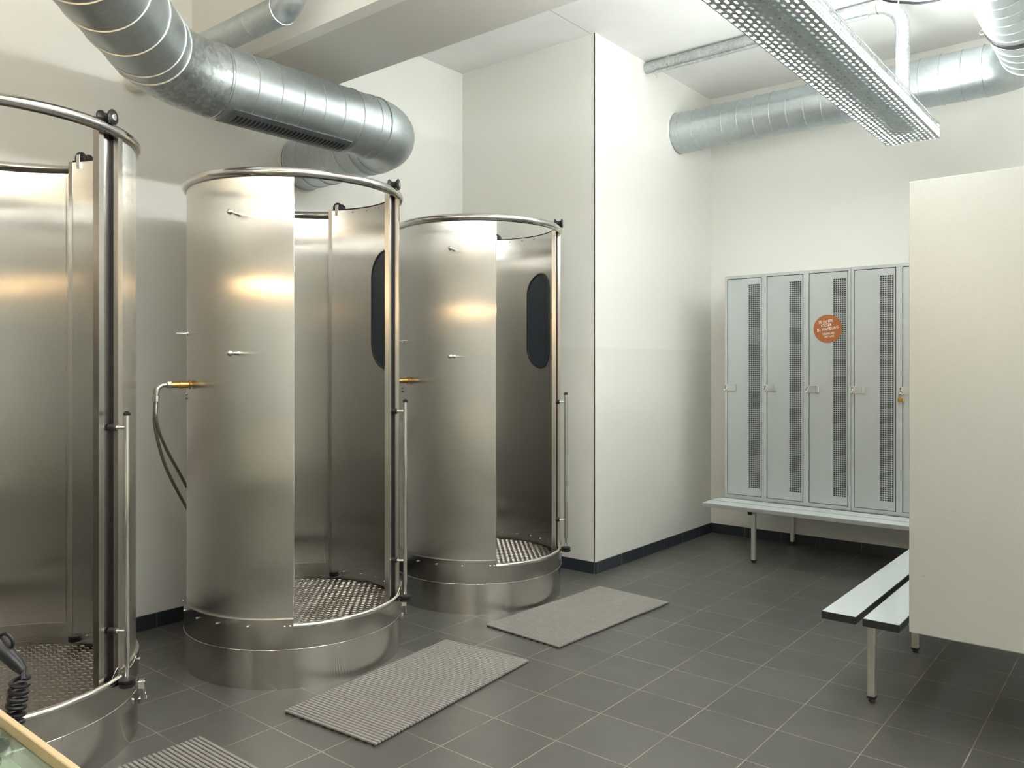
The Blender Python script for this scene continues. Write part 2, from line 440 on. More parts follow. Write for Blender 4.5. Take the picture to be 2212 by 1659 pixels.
# ------------------------------------------------------------------ shower cabins
def make_cabin():
    c = empty('shower_cabin')
    # plinth and skirt
    MB().arc(.470, .511, 0, 360, 0, .168).build('plinth', BAND, c, True)
    m = MB().arc(.498, .5145, 37, 323, .168, .300)
    m.arc(.498, .5145, -37, 37, .168, .266)
    sk = m.build('tray_skirt', SHEET_B, c, True)
    MB().sweep([pol(.5146, a, .1695) for a in range(0, 360, 4)], .0016, 6, closed=True).build('seam_bead', CHROME, sk, True)
    for i, a in enumerate((-41, -58.5, -75.5, -90.8, -108, -37.9 - .6, -126, 57, 75, 95, 150, 180, 210)):
        MB().lathe([(.0035, 0), (.0035, .004), (.006, .004), (.0055, .009), (.002, .011)], radial_M(.514, a, .272), 10).build('screw', CHROME, sk, True)
    MB().sweep([pol(.506, a, .268) for a in [-37 + 74 * k / 36 for k in range(37)]], .0125, 12).build('threshold_rail', POLISH, c, True)
    # tread plate floor with raised lozenges
    MB().arc(.001, .497, 0, 360, .19, .2145, 6).build('tray_floor', FLOORPL, c)
    le = MB(); px, py = .041, .0215
    nx = int(.5 / px) + 1; ny = int(.5 / py) + 1
    for i in range(-nx, nx + 1):
        for j in range(-ny, ny + 1):
            for kk in (0, 1):
                x = (i + (.5 if j % 2 else 0)) * px + (kk * px * .5); y = j * py
                if (x * x + y * y) ** .5 > .478: continue
                an = rad(52) if kk == 0 else rad(52 + 90)
                L, W, Hh = (.0105, .0012, .0022) if kk == 0 else (.0045, .0024, .0016)
                d = Vector((math.cos(an), math.sin(an), 0)); n = Vector((-d.y, d.x, 0)); o = Vector((x, y, .2145)); b = len(le.v)
                le.v += [tuple(o - d * L), tuple(o - n * W), tuple(o + d * L), tuple(o + n * W), tuple(o - d * L * .45 + Vector((0, 0, Hh))), tuple(o + d * L * .45 + Vector((0, 0, Hh)))]
                for q in ((0, 1, 4), (1, 5, 4), (1, 2, 5), (2, 3, 5), (3, 4, 5), (3, 0, 4)): le.face([b + k for k in q])
    le.build('tread_pattern', LENS, c, True, 80)
    # shell in two sheets with a lap seam
    MB().arc(.4995, .502, 126.5, 323, .285, 2.222, 2.5, 4).build('shell_panel', SHEET, c, True)
    MB().arc(.502, .5035, 38, 129, .285, 2.222, 2.5, 4).build('shell_panel', SHEET, c, True)
    MB().sweep([pol(.501, 323.2, .29), pol(.501, 323.2, 2.22)], .0022, 8).build('shell_edge', CHROME, c, True)
    MB().arc(.494, .511, 35.2, 38.6, .27, 2.218, 1.2).build('edge_post', TRIM, c, True)
    MB().sweep([pol(.5045, -124, z) for z in (.95, 1.54)], .0016, 6).build('seam_strip', CHROME, c, True)
    MB().sweep([pol(.503, a, 2.2315) for a in range(0, 360, 3)], .021, 16, closed=True).build('top_rail', POLISH, c, True)
    # door, slid back
    d = MB().arc(.4695, .473, 29, 121, .236, 2.25, 2.5, 4).build('door', SHEET, c, True)
    d['label'] = 'curved sliding door pushed back inside the cabin'
    MB().arc(.4675, .4775, 120.4, 122.6, .236, 2.252, 1.1).build('rear_profile', TRIM, d, True)
    MB().arc(.464, .488, 26.8, 29.8, .236, 2.222, 1.1).build('front_profile', TRIM, d, True)
    MB().arc(.4735, .4835, 28, 121, 2.206, 2.252, 3).arc(.468, .4835, 29, 120.3, 2.2502, 2.256, 3).build('top_seal', RUBBER, d, True)
    MB().arc(.4735, .4935, 36.2, 38.2, .262, 2.225, 1.5).build('side_seal', RUBBER, d, True)
    def patch(mb, R0, R1, ac, zc, hw, hh, n=12):
        zs, ws = [], []
        for k in range(n + 1):
            th = PI / 2 * k / n; zs.append(zc - hh + hw - hw * math.cos(th)); ws.append(hw * math.sin(th))
        for k in range(n + 1):
            th = PI / 2 * k / n; zs.append(zc + hh - hw + hw * math.sin(th)); ws.append(hw * math.cos(th))
        for R, flip in ((R0, True), (R1, False)):
            b = len(mb.v); mm = 8
            for z, w_ in zip(zs, ws):
                for q in range(mm + 1):
                    mb.v.append(tuple(pol(R, ac + math.degrees(w_ * (2 * q / mm - 1) / .475), z)))
            for i in range(len(zs) - 1):
                for q in range(mm):
                    f = [b + i * (mm + 1) + q, b + i * (mm + 1) + q + 1, b + (i + 1) * (mm + 1) + q + 1, b + (i + 1) * (mm + 1) + q]
                    mb.face(f[::-1] if flip else f)
        return zs, ws
    hw, hh, ac, zc = .128, .305, 71.5, 1.690
    p = MB(); zs, ws = patch(p, .4665, .4760, ac, zc, hw, hh)
    p.build('window_pane', DARKPANE, d, True)
    ring = [pol(.4712, ac + math.degrees(w_ / .475), z) for z, w_ in zip(zs, ws)] + [pol(.4712, ac - math.degrees(w_ / .475), z) for z, w_ in list(zip(zs, ws))[::-1]]
    r2 = [ring[0]]
    for q in ring[1:]:
        if (q - r2[-1]).length > .004: r2.append(q)
    if (r2[0] - r2[-1]).length < .004: r2.pop()
    MB().sweep(r2, .0095, 10, closed=True).build('window_gasket', RUBBER, d, True)
    for a, zt in ((29.5, 0), (117, 0)):
        ro = MB().lathe([(.020, -.027), (.027, -.024), (.027, -.020), (.017, -.011), (.0145, 0), (.017, .011), (.027, .020), (.027, .024), (.020, .027)], radial_M(.503, a, 2.2685), 28)
        ro.build('top_roller', BLACKPL, d, True)
        MB().lathe([(.0125, .027), (.0125, .0285), (.008, .0300), (.0035, .0296)], radial_M(.503, a, 2.2685), 20).build('roller_cap', CHROME, d, True)
        MB().cbox(-.009, .009, -.012, .046, -.0045, -.002, .0008, radial_M(.4705, a, 2.2685) ).build('roller_bracket', CHROME, d)
    for a in (117.5, 105, 93, 80):
        MB().lathe([(.005, 0), (.004, .003), (.001, .004)], radial_M(.4695, a, 2.236) @ Matrix.Rotation(PI, 4, 'X'), 10).build('screw', CHROME, d, True)
    for a in (112, 98, 84, 72):
        MB().lathe([(.005, 0), (.004, .004), (.001, .005)], radial_M(.4695, a, .262) @ Matrix.Rotation(PI, 4, 'X'), 10).build('screw', CHROME, d, True)
    MB().lathe([(.008, .236), (.024, .237), (.026, .241), (.026, .246), (.018, .249), (.018, .252), (.026, .255), (.026, .260), (.010, .262)], T(*pol(.468, 119, 0)), 24).build('rear_foot_roller', RUBBER, d, True)
    hd = pol(.545, 35)
    MB().lathe([(.0095, .328), (.0095, 1.215)], T(hd.x, hd.y, 0), 20).build('handle_tube', CHROME, d, True)
    MB().lathe([(.0125, 1.215), (.0125, 1.225), (.009, 1.228), (.006, 1.231)], T(hd.x, hd.y, 0), 20).build('handle_cap', BLACKPL, d, True)
    MB().lathe([(.0065, .275), (.0065, .328)], T(hd.x, hd.y, 0), 16).build('handle_rod', CHROME, d, True)
    MB().lathe([(.012, .244), (.026, .246), (.029, .250), (.029, .257), (.021, .260), (.021, .264), (.029, .267), (.029, .273), (.012, .277)], T(hd.x, hd.y, 0), 24).build('foot_roller', RUBBER, d, True)
    for z in (1.172, .443):
        MB().lathe([(.0055, .015), (.0055, .065)], radial_M(.477, 35, z), 14).build('standoff', CHROME, d, True)
        MB().lathe([(.011, 0), (.0135, .003), (.0135, .026), (.010, .030)], radial_M(.476, 35, z), 18).build('rubber_bumper', RUBBER, d, True)
        MB().lathe([(.0085, .030), (.0085, .033), (.006, .034)], radial_M(.476, 35, z), 18).build('washer', CHROME, d, True)
    # ball hooks
    for z, tilt in ((2.048, 0), (1.447, 0)):
        M = radial_M(.501, -64.2, z)
        hk = MB().lathe([(.0095, 0), (.0095, .006), (.0075, .008), (.0065, .03), (.0042, .056), (.008, .0585), (.012, .064), (.0135, .070), (.012, .0765), (.008, .0812), (.002, .083)], M, 20)
        hk.build('ball_hook', CHROME, c, True)
    # water inlet
    M = radial_M(.501, -101.5, 1.3085)
    MB().lathe([(.010, .0), (.010, .010), (.022, .010), (.023, .016), (.016, .018), (.0155, .045), (.0165, .045), (.0165, .055), (.0145, .056), (.0145, .092)], M, 24).build('brass_inlet', BRASS, c, True)
    MB().lathe([(.0165, .092), (.0165, .108), (.013, .111)], M, 6).build('inlet_nut', TRIM, c)
    e0 = pol(.501 + .108, -101.5, 1.3085)
    out = pol(1, -101.5); tan = Vector((out.y, -out.x, 0))
    for k, (ds, zz) in enumerate(((.0, 0.), (.022, .006))):
        q = e0 + tan * ds
        pts = bez([q, q + out * .022 + Vector((0, 0, -.002)), q + out * .040 + Vector((0, 0, -.018)), q + out * .045 + Vector((0, 0, -.045))], 8)
        MB().sweep(pts, .0105, 14).build('elbow_fitting', TRIM, c, True)
        b = pts[-1]
        MB().lathe([(.0125, -.028), (.0125, -.002), (.011, 0)], T(*b), 16).build('hose_ferrule', CHROME, c, True)
        b = b + Vector((0, 0, -.02))
        if k == 0: seq = [b, b + Vector((0, 0, -.10)), pol(.595, -112, 1.02), pol(.545, -125, .90), pol(.53, -138, .80)]
        else: seq = [b, b + Vector((0, 0, -.12)), pol(.600, -114, .95), pol(.55, -127, .80), pol(.53, -140, .68)]
        MB().sweep(bez(seq, 14), .0075, 12).build('braided_hose', HOSE, c, True)
    M = radial_M(.501, -110, 1.543)
    MB().lathe([(.012, .0), (.012, .004), (.006, .005), (.006, .009), (.0028, .009), (.0028, .05)], M, 14).build('panel_bolt', CHROME, c, True)
    for z in (1.243, 1.262):
        MB().lathe([(.005, 0), (.005, .006), (.003, .008)], radial_M(.503, -112, z), 10).build('panel_screw', CHROME, c, True)
    # toggle latch on the right side of the base
    lt = empty('x'); bpy.data.objects.remove(lt)
    M = radial_M(.5145, 55, 0)
    la = MB().cbox(-.016, .016, -.215, -.180, 0, .004, .001, M)
    la.cbox(-.016, .016, -.198, -.166, .004, .030, .003, M)
    lo = la.build('toggle_latch', CHROME, c)
    loop = [M @ Vector(q) for q in ((-.016, -.170, .024), (-.016, -.130, .030), (-.006, -.122, .032), (.006, -.122, .032), (.016, -.130, .030), (.016, -.170, .024), (.006, -.174, .018), (-.006, -.174, .018))]
    MB().sweep(loop, .0022, 8, closed=True).build('latch_loop', CHROME, lo, True)
    MB().cbox(-.013, .013, -.132, -.110, 0, .016, .003, M).build('latch_keeper', CHROME, lo)
    # wire clip by the handle foot
    cl = bez([pol(.517, 30, .285), pol(.524, 31.5, .315), pol(.524, 33.5, .318), pol(.518, 36, .29), pol(.517, 45, .285), pol(.517, 52, .30)], 8)
    MB().sweep(cl, .0013, 6).build('wire_clip', CHROME, c, True)
    return c
SHEET_B = steel('steel_skirt', (.56, .54, .50, 1), .20, 1.0, 0., 'v')
def hose_mat():
    a = N('braided_hose_steel'); uv = a.n('ShaderNodeTexCoord').outputs['UV']
    mp = a.n('ShaderNodeMapping'); mp.inputs['Scale'].default_value = (400, 300, 1); a.l(uv, mp.inputs[0])
    ck = a.n('ShaderNodeTexChecker'); ck.inputs['Scale'].default_value = 1; a.l(mp.outputs[0], ck.inputs[0])
    a.set(a.mix(ck.outputs['Fac'], (.20, .19, .16, 1), (.42, .40, .35, 1)), .35, .9); return a.m
HOSE = hose_mat()
cab0 = make_cabin()
cabs = [cab0, copy_tree(cab0), copy_tree(cab0)]
for o, y, lb in zip(cabs, (1.035, 2.388, 3.740),
        ('nearest round steel shower cabin, cut off by the left edge of the photo',
         'middle round steel shower cabin under the bend of the air duct',
         'farthest round steel shower cabin, beside the white wall corner')):
    o.location = (-3.328, y, 0); tag(o, lb, 'shower', 'round steel shower cabins')

# ------------------------------------------------------------------ slatted mats
def make_mat():
    m = empty('slatted_mat')
    s = MB(); n = 59; p = 1.02 / n
    for i in range(n):
        y0 = i * p; s.cbox(0, .505, y0 + .0028, y0 + p - .0032, .006, .0145, .0016)
    s.build('slats', RUBMAT, m)
    r = MB()
    for i in range(12):
        x = .012 + i * (.481 / 11); r.cbox(x - .005, x + .005, 0, 1.02, 0, .0065, .001)
    r.build('runners', MATDARK, m)
    return m
mat0 = make_mat(); mats = [mat0, copy_tree(mat0), copy_tree(mat0)]
for o, (x, y, a), lb in zip(mats, ((-2.792, .560, 0.), (-2.738, 1.906, 4.6), (-2.818, 3.226, -3.3)),
        ('grey slatted floor mat cut off by the bottom edge of the photo',
         'grey slatted floor mat in front of the middle shower cabin',
         'grey slatted floor mat farthest from the camera, by the farthest shower cabin')):
    o.location = (x, y, 0); o.rotation_euler = (0, 0, rad(a)); tag(o, lb, 'floor mat', 'slatted mats before the shower cabins')

# ------------------------------------------------------------------ lockers
PW = .3022
def make_locker():
    L = empty('locker_unit')      # origin at the front left bottom corner, width along x, depth along +y
    W, D, Hh, f = 3 * PW, .585, 1.655, .019
    b = MB()
    b.box(0, .0015, 0, D, 0, Hh).box(W - .0015, W, 0, D, 0, Hh).box(.0015, W - .0015, 0, D, Hh - .0015, Hh).box(.0015, W - .0015, 0, D, 0, .0015).box(.0015, W - .0015, D - .0015, D, .0015, Hh - .0015)
    for k in (1, 2): b.box(k * PW - .0008, k * PW + .0008, .02, D - .002, .0015, Hh - .0015)
    b.build('carcass', LOCKER, L)
    fr = MB()
    fr.cbox(0, W, -.001, .012, Hh - .021, Hh, .001); fr.cbox(0, W, -.001, .012, 0, .026, .001)
    for k in range(4):
        x0 = 0 if k == 0 else k * PW - f; x1 = W if k == 3 else k * PW + f
        if k == 0: x1 = f - .001
        if k == 3: x0 = W - f + .001
        fr.cbox(x0, x1, -.0012, .012, .0255, Hh - .0205, .001)
    fr.build('front_frame', LOCKER, L)
    for k in range(3):
        x0, x1 = k * PW + f + .0052, (k + 1) * PW - f - .0052
        if k == 0: x0 = f + .0035
        if k == 2: x1 = W - f - .0035
        z0, z1 = .0305, Hh - .0255
        d = MB(); bb = len(d.v); w_, h_ = x1 - x0, z1 - z0
        # thin folded sheet: front face with uv in metres, rims behind
        d.v += [(x0, 0, z0), (x1, 0, z0), (x1, 0, z1), (x0, 0, z1)]
        off = .2330 - w_ + .0145 * .45
        d.face([0, 1, 2, 3], [(off, 0), (off + w_, 0), (off + w_, h_), (off, h_)])
        for (a0, a1, c0, c1) in ((x0, x0 + .001, z0, z1), (x1 - .001, x1, z0, z1), (x0, x1, z0, z0 + .001), (x0, x1, z1 - .001, z1)):
            b0 = len(d.v); d.box(a0, a1, .0005, .018, c0, c1)
            for q in range(-6, 0): d.uv[q] = [(0, 0)] * 4
        do = d.build('door', DOORM, L)
        zl = .823
        MB().cbox(x0 - .024, x0 + .048, -.006, -.0012, zl - .026, zl + .026, .002).cbox(x0 + .048, x0 + .068, -.013, -.0005, zl - .026, zl + .026, .003).build('latch_plate', PLATE, do)
        M = T(x0 - .016, -.006, zl) @ Matrix.Rotation(rad(90), 4, 'X')
        MB().cbox(-.0025, .0025, -.006, .018, .0, .0012, .0003, M).build('keyhole_slot', BLACKPL, do)
        ringp = [M @ Vector((.011 * math.cos(a), -.010 + .012 * math.sin(a), .005)) for a in [2 * PI * q / 16 for q in range(16)]]
        MB().sweep(ringp, .0022, 8, closed=True).build('lock_staple', CHROME, do, True)
    # added dark sheet stands in for the shade behind doors and holes
    MB().box(.002, W - .002, .06, .062, .002, Hh - .002).build('inner_shade', LOCKIN, L)
    return L
lk0 = make_locker()
spots = (((-2.567, 5.667, .41), 0, 'grey metal locker unit with the brown round sticker on its third door'),
         ((-1.6585, 5.667, .41), 0, 'grey metal locker unit half hidden behind the pale end panel, padlock on its second door'),
         ((-.728, 4.12, .41), -90, 'grey locker unit standing directly behind the large pale end panel'),
         ((-.728, 5.03, .41), -90, 'grey locker unit at the far end of the row behind the pale end panel'))
for i, (loc, rz, lb) in enumerate(spots):
    o = lk0 if i == 0 else copy_tree(lk0)
    o.location = loc; o.rotation_euler = (0, 0, rad(rz)); tag(o, lb, 'locker', 'grey locker units')
# end panel at the near end of the right-hand row
pn = MB().cbox(-.729, -.10, 3.186, 3.206, .420, 2.066, .0015).build('end_panel', PANEL)
tag(pn, 'large pale board panel closing the near end of the locker row at right', 'panel')

# sticker
st = empty('round_sticker', (-1.812, 5.6645, 1.652)); tag(st, 'round brown sticker with white lettering on the third locker door', 'sticker')
s = MB(); n = 48; RS = .0975
s.v = [(RS * math.cos(2 * PI * k / n), yy, RS * math.sin(2 * PI * k / n)) for yy in (0, .0008) for k in range(n)]
s.face(list(range(n))); s.face(list(range(n, 2 * n))[::-1])
for k in range(n): s.face([k, k + n, (k + 1) % n + n, (k + 1) % n])
s.build('sticker_disc', STICK, st)
for txt, x, z, size in (('30 JAHRE', -.0147, .0500, .0305), ('KIESER', -.0098, .0247, .0305), ('IN HAMBURG', 0, -.0022, .0305), ('FEIERN SIE', .004, -.0345, .021), ('MIT UNS', .0098, -.0545, .021)):
    cu = bpy.data.curves.new('lettering', 'FONT'); cu.body = txt; cu.size = size; cu.align_x = 'CENTER'; cu.align_y = 'CENTER'
    cu.extrude = .0003; cu.space_character = 1.1
    tmp = bpy.data.objects.new('tmp', cu); COL.objects.link(tmp)
    dg = bpy.context.evaluated_depsgraph_get(); me = bpy.data.meshes.new_from_object(tmp.evaluated_get(dg))
    bpy.data.objects.remove(tmp)
    me.transform(Matrix.Translation((x, -.0006, z)) @ Matrix.Rotation(rad(-8), 4, 'Y') @ Matrix.Diagonal((.74, 1, .95, 1)) @ Matrix.Rotation(rad(90), 4, 'X'))
    me.materials.clear(); me.materials.append(WHITE)
    o = bpy.data.objects.new('lettering', me); COL.objects.link(o); o.parent = st
# padlock
pk = empty('padlock', (-1.3425, 5.645, 1.172)); tag(pk, 'small brass padlock hanging from a locker latch beside the pale end panel', 'padlock')
MB().cbox(-.019, .019, -.006, .008, -.014, .014, .003).build('lock_body', BRASS, pk)
MB().sweep(bez([(-.013, 0, .012), (-.013, 0, .026), (-.009, 0, .036), (0, 0, .040), (.009, 0, .036), (.013, 0, .026), (.013, 0, .012)], 6), .0032, 10).build('shackle', CHROME, pk, True)

# ------------------------------------------------------------------ benches
def make_bench(length, frames, end_mat, edge_mat):
    """origin near corner on the floor; boards along +x, wall side towards +y"""
    b = empty('bench')
    zt, th = .410, .030
    for y0, y1 in ((0, .131), (.156, .289)):
        bd = MB().cbox(.0015, length, y0 + .001, y1 - .001, zt - .0035, zt, .001).build('seat_board', BOARD, b)
        MB().cbox(.0015, length, y0, y1, zt - th, zt - .0036, .0015).build('board_core', edge_mat, bd)
        MB().cbox(-.003, .0012, y0, y1, zt - th, zt - .0005, .001).build('board_end_cap', end_mat, bd)
    for x in frames:
        f = MB().cbox(x - .014, x + .014, .060, .90, zt - th - .030, zt - th, .0015).build('cross_bar', LEG, b)
        MB().cbox(x - .0145, x + .0145, .053, .0600, zt - th - .0305, zt - th - .0005, .001).build('bar_cap', RUBBER, f)
        for y in (.125, .885):
            lg = MB().cbox(x - .0145, x + .0145, y - .0145, y + .0145, .022, zt - th - .030, .002).build('leg', LEG, b)
            MB().cbox(x - .016, x + .016, y - .016, y + .016, .014, .0215, .001).lathe([(.013, 0), (.014, .004), (.009, .014)], T(x, y, 0), 14).build('rubber_foot', RUBBER, lg)
    return b
b1 = make_bench(3.9, (.333, 1.80, 2.60, 3.50), EDGE, EDGE)
b1.location = (-2.598, 5.352, 0)
for ch in b1.children: pass
tag(b1, 'long bench under the grey lockers along the far wall', 'bench', 'benches below the locker rows')
b2 = make_bench(1.95, (.243, .985, 1.75), ENDCAP, ENDCAP)
b2.location = (-1.073, 3.280, 0); b2.rotation_euler = (0, 0, rad(-90)); b2.scale = (-1, 1, 1)
tag(b2, 'white two-board bench sticking out below the pale end panel', 'bench', 'benches below the locker rows')

# ------------------------------------------------------------------ ducts
def duct_path(pts, T_len, spacing=.02):
    """polyline with rounded corners; returns centres and the kind (0 straight, 1 bend)"""
    P = [Vector(p) for p in pts]; out = []; kind = []
    def straight(a, b):
        n = max(1, int((b - a).length / spacing))
        for k in range(n): out.append(a + (b - a) * k / n); kind.append(0)
    cur = P[0]
    for i in range(1, len(P) - 1):
        tl = T_len[i - 1]; d0 = (P[i] - P[i - 1]).normalized(); d1 = (P[i + 1] - P[i]).normalized()
        a = P[i] - d0 * tl; b = P[i] + d1 * tl; straight(cur, a)
        th = math.acos(max(-1, min(1, d0.dot(d1)))); R = tl / math.tan(th / 2) if th > 0 else 0
        nrm = (d1 - d0 * d1.dot(d0)).normalized(); cen = a + nrm * R; n = 14
        for k in range(n): out.append(cen - nrm * (R * math.cos(th * k / n)) + d0 * (R * math.sin(th * k / n))); kind.append(1)
        cur = b
    straight(cur, P[-1]); out.append(P[-1]); kind.append(0)
    return out, kind
def duct(name, pts, tl, r, mat, ebmat, ribp=.12, label='', cat='duct', seg=40, group=None, phase=0., rib=.0042):
    root = empty(name, pts[0]); O = Vector(pts[0])
    c, k = duct_path(pts, tl)
    i = 0; run = phase; si = -1; ei = 0; rp = ribp
    while i < len(c) - 1:
        j = i
        while j < len(c) - 1 and k[j] == k[i]: j += 1
        seg_p = [p - O for p in c[i:j + 1]]
        mb = MB()
        if k[i] == 0:
            si += 1; ribp = rp[si] if isinstance(rp, tuple) else rp
            a, b = seg_p[0], seg_p[-1]; Ln = (b - a).length; d = (b - a).normalized(); pts2 = []; rr = []
            s0 = 0.; marks = []
            q = ribp - (run % ribp)
            while q < Ln - .01: marks.append(q); q += ribp
            knots = [(0, r)]
            for mk in marks: knots += [(mk - .0045, r), (mk - .0025, r + rib), (mk + .0025, r + rib), (mk + .0045, r)]
            knots.append((Ln, r))
            knots = [kk for n_, kk in enumerate(knots) if n_ == 0 or kk[0] > knots[n_ - 1][0] + 1e-4]
            run += Ln
            mb.sweep([a + d * kk[0] for kk in knots], [kk[1] for kk in knots], seg, caps=False)
            mb.build('straight_duct', mat, root, True, 28)
        else:
            mb.sweep(seg_p, r + .001, seg, caps=False); em = ebmat[ei] if isinstance(ebmat, tuple) else ebmat; ei += 1; mb.build('elbow', em, root, True, 60)
            for e, nb in ((0, 1), (-1, -2)):
                p0 = seg_p[e]; dd = (seg_p[nb] - p0).normalized()
                MB().sweep([p0 - dd * .006, p0 - dd * .004, p0 + dd * .004, p0 + dd * .006], [r, r + .0055, r + .0055, r], seg, caps=False).build('collar', em, root, True, 28)
        i = j
    tag(root, label, cat, group); return root
d1 = duct('air_duct', [(-.25, -1.32, 2.85), (-3.27, 1.70, 2.656), (-3.27, 3.04, 2.656), (XL + .003, 3.04, 2.650)], [.21, .22], .16, DUCT, (ELBOW, DUCT), ribp=(.19, .12, .12),
          label='large galvanised spiral duct bending over the shower cabins into the left wall', group='galvanised spiral ducts')
# grille on its underside
g = empty('g'); bpy.data.objects.remove(g)
O1 = Vector((-.25, -1.32, 2.85))
def grille_arc(mb, ya, yb, r0, r1, ang0, ang1, n=10):
    """curved strip hugging the underside of the duct, angles from straight down towards +x"""
    b = len(mb.v)
    for k in range(n + 1):
        an = rad(ang0 + (ang1 - ang0) * k / n)
        for r in (r0, r1):
            for y in (ya, yb): mb.v.append(tuple(Vector((-3.27 + r * math.sin(an), y, 2.656 - r * math.cos(an))) - O1))
    for k in range(n):
        i = b + 4 * k; j = i + 4
        mb.face([i + 2, i + 3, j + 3, j + 2]); mb.face([i, j, j + 1, i + 1]); mb.face([i, i + 2, j + 2, j]); mb.face([i + 1, j + 1, j + 3, i + 3])
    mb.face([b, b + 1, b + 3, b + 2]); i = b + 4 * n; mb.face([i, i + 2, i + 3, i + 1])
    return mb
grille_arc(MB(), 1.955, 2.615, .160, .1655, -24, 35).build('grille_plate', DARKG, d1, True)
gl = MB(); n = 28
for k in range(n):
    y = 1.99 + .59 * k / (n - 1); grille_arc(gl, y - .0055, y + .0055, .160, .1662, -16, 25, 6)
gl.build('grille_slots', BLACKPL, d1, True)
MB().sweep([Vector(p) - O1 for p in ((XL + .001, 3.04, 2.65), (XL + .012, 3.04, 2.65))], [.172, .164], 40, caps=False).build('wall_collar', PAINT_PLAIN, d1, True)

d2 = duct('air_pipe', [(XL, 2.15, 3.006), (-3.02, 2.15, 3.006), (-3.02, 2.15, ZC)], [.085], .064, DUCT, DUCT, ribp=.85, seg=28,
          label='thin galvanised duct running in front of the ceiling beam behind the large duct', rib=.0015)
d3 = duct('air_duct', [(XA, 5.677, 3.213), (-.60, 5.677, 3.213), (-.60, 2.856, 3.213)], [.26], .154, DUCT, DUCT, phase=.055,
          label='galvanised spiral duct along the far wall, bending at its right end', group='galvanised spiral ducts')
O3 = Vector((XA, 5.677, 3.213))
MB().sweep([Vector(p) - O3 for p in ((XA, 5.677, 3.213), (XA + .010, 5.677, 3.213))], [.164, .158], 40, caps=False).build('wall_collar', PAINT_PLAIN, d3, True)
MB().sweep([Vector(p) - O3 for p in ((-.60, 4.93, 3.213), (-.60, 4.925, 3.213), (-.60, 4.885, 3.213), (-.60, 4.88, 3.213))], [.155, .160, .160, .155], 40, caps=False).build('clamp_ring', RUBBER, d3, True)
eye = [Vector((-.762 + .012 * math.cos(a), 4.90, 3.175 + .012 * math.sin(a))) - O3 for a in [2 * PI * q / 12 for q in range(12)]]
MB().sweep(eye, .0028, 8, closed=True).build('clamp_eyelet', PIPE, d3, True)

# conduit pipe near the ceiling
pp, _ = duct_path([(XA + .004, 5.184, 3.583), (-1.222, 5.184, 3.583), (-1.222, 5.184, 2.96)], [.17], .05)
cp = empty('conduit_pipe', pp[0]); tag(cp, 'galvanised pipe below the ceiling, bending down behind the perforated lamp', 'pipe')
OP = pp[0]
MB().sweep([p - OP for p in pp], .040, 24, caps=True).build('pipe', PIPE, cp, True)
MB().sweep([Vector((.085, -.012, -.048)), Vector((1.55, -.012, -.048))], .011, 10).build('side_rod', PIPE, cp, True)
for x in (.19, 1.60):
    ring = [Vector((x, .046 * math.cos(a), .046 * math.sin(a))) for a in [2 * PI * q / 24 for q in range(24)]]
    MB().sweep(ring, .0035, 8, closed=True).build('pipe_clamp', CHROME, cp, True)
MB().lathe([(.013, 0), (.013, .006), (.006, .008), (.006, .030)], T(.19, -.02, .024), 12).build('clamp_screw', CHROME, cp, True)
MB().sweep(bez([(.09, -.012, -.050), (.085, -.014, -.066), (.095, -.014, -.082), (.088, -.014, -.10)], 6), .005, 8).build('wire_hook', CHROME, cp, True)
for z in (-.28, -.34):
    q = Vector((-1.222, 5.184, 3.583 + z)) - OP
    MB().sweep([q, q + Vector((0, 0, -.004)), q + Vector((0, 0, -.014)), q + Vector((0, 0, -.018))], [.040, .0425, .0425, .040], 24, caps=False).build('pipe_sleeve', PIPE, cp, True)

# round stub on the left wall
sb = MB().lathe([(.055, 0), (.055, .075), (.048, .082), (.030, .084)], Matrix(((0, 0, 1, XL), (1, 0, 0, 1.99), (0, 1, 0, 2.875), (0, 0, 0, 1))), 28).build('pipe_stub', WHITEPL, smooth=True)
tag(sb, 'short white capped pipe stub on the left wall behind the duct elbow', 'pipe')

# ------------------------------------------------------------------ perforated lamp
LX0, LX1, LY0, LY1, LZ0, LZ1 = -1.282, -1.007, .35, 5.10, 2.70, 2.782
lp = empty('perforated_lamp', ((LX0 + LX1) / 2, LY0, LZ0)); tag(lp, 'long perforated metal lamp with bright white tubes hanging from the ceiling', 'lamp')
OL = Vector(lp.location)
def sheet(name, quad, uvs, mat, parent):
    mb = MB(); mb.v = [tuple(Vector(q) - OL) for q in quad]; mb.face([0, 1, 2, 3], uvs); return mb.build(name, mat, parent)
W_, L_ = LX1 - LX0, LY1 - LY0
sheet('slotted_bottom', [(LX0, LY0, LZ0), (LX0, LY1, LZ0), (LX1, LY1, LZ0), (LX1, LY0, LZ0)], [(.0030, 0), (.0030, L_), (W_ + .0030, L_), (W_ + .0030, 0)], LAMPBOT, lp)
sheet('punched_side', [(LX1, LY0, LZ0), (LX1, LY1, LZ0), (LX1, LY1, LZ1), (LX1, LY0, LZ1)], [(0.004, 0), (0.004, L_), (.078, L_), (.078, 0)], LAMPSIDE, lp)
sheet('punched_side', [(LX0, LY1, LZ0), (LX0, LY0, LZ0), (LX0, LY0, LZ1), (LX0, LY1, LZ1)], [(0.004, L_), (0.004, 0), (.078, 0), (.078, L_)], LAMPSIDE, lp)
e = MB()
for x in (LX0, LX1):
    for z in (LZ0, LZ1): e.cbox(x - .003 - OL.x, x + .003 - OL.x, 0, L_, z - .003 - OL.z, z + .003 - OL.z, .001)
e.cbox(LX0 - OL.x, LX1 - OL.x, L_ - .002, L_, 0, LZ1 - LZ0, .0005); e.cbox(LX0 - OL.x, LX1 - OL.x, 0, .002, 0, LZ1 - LZ0, .0005)
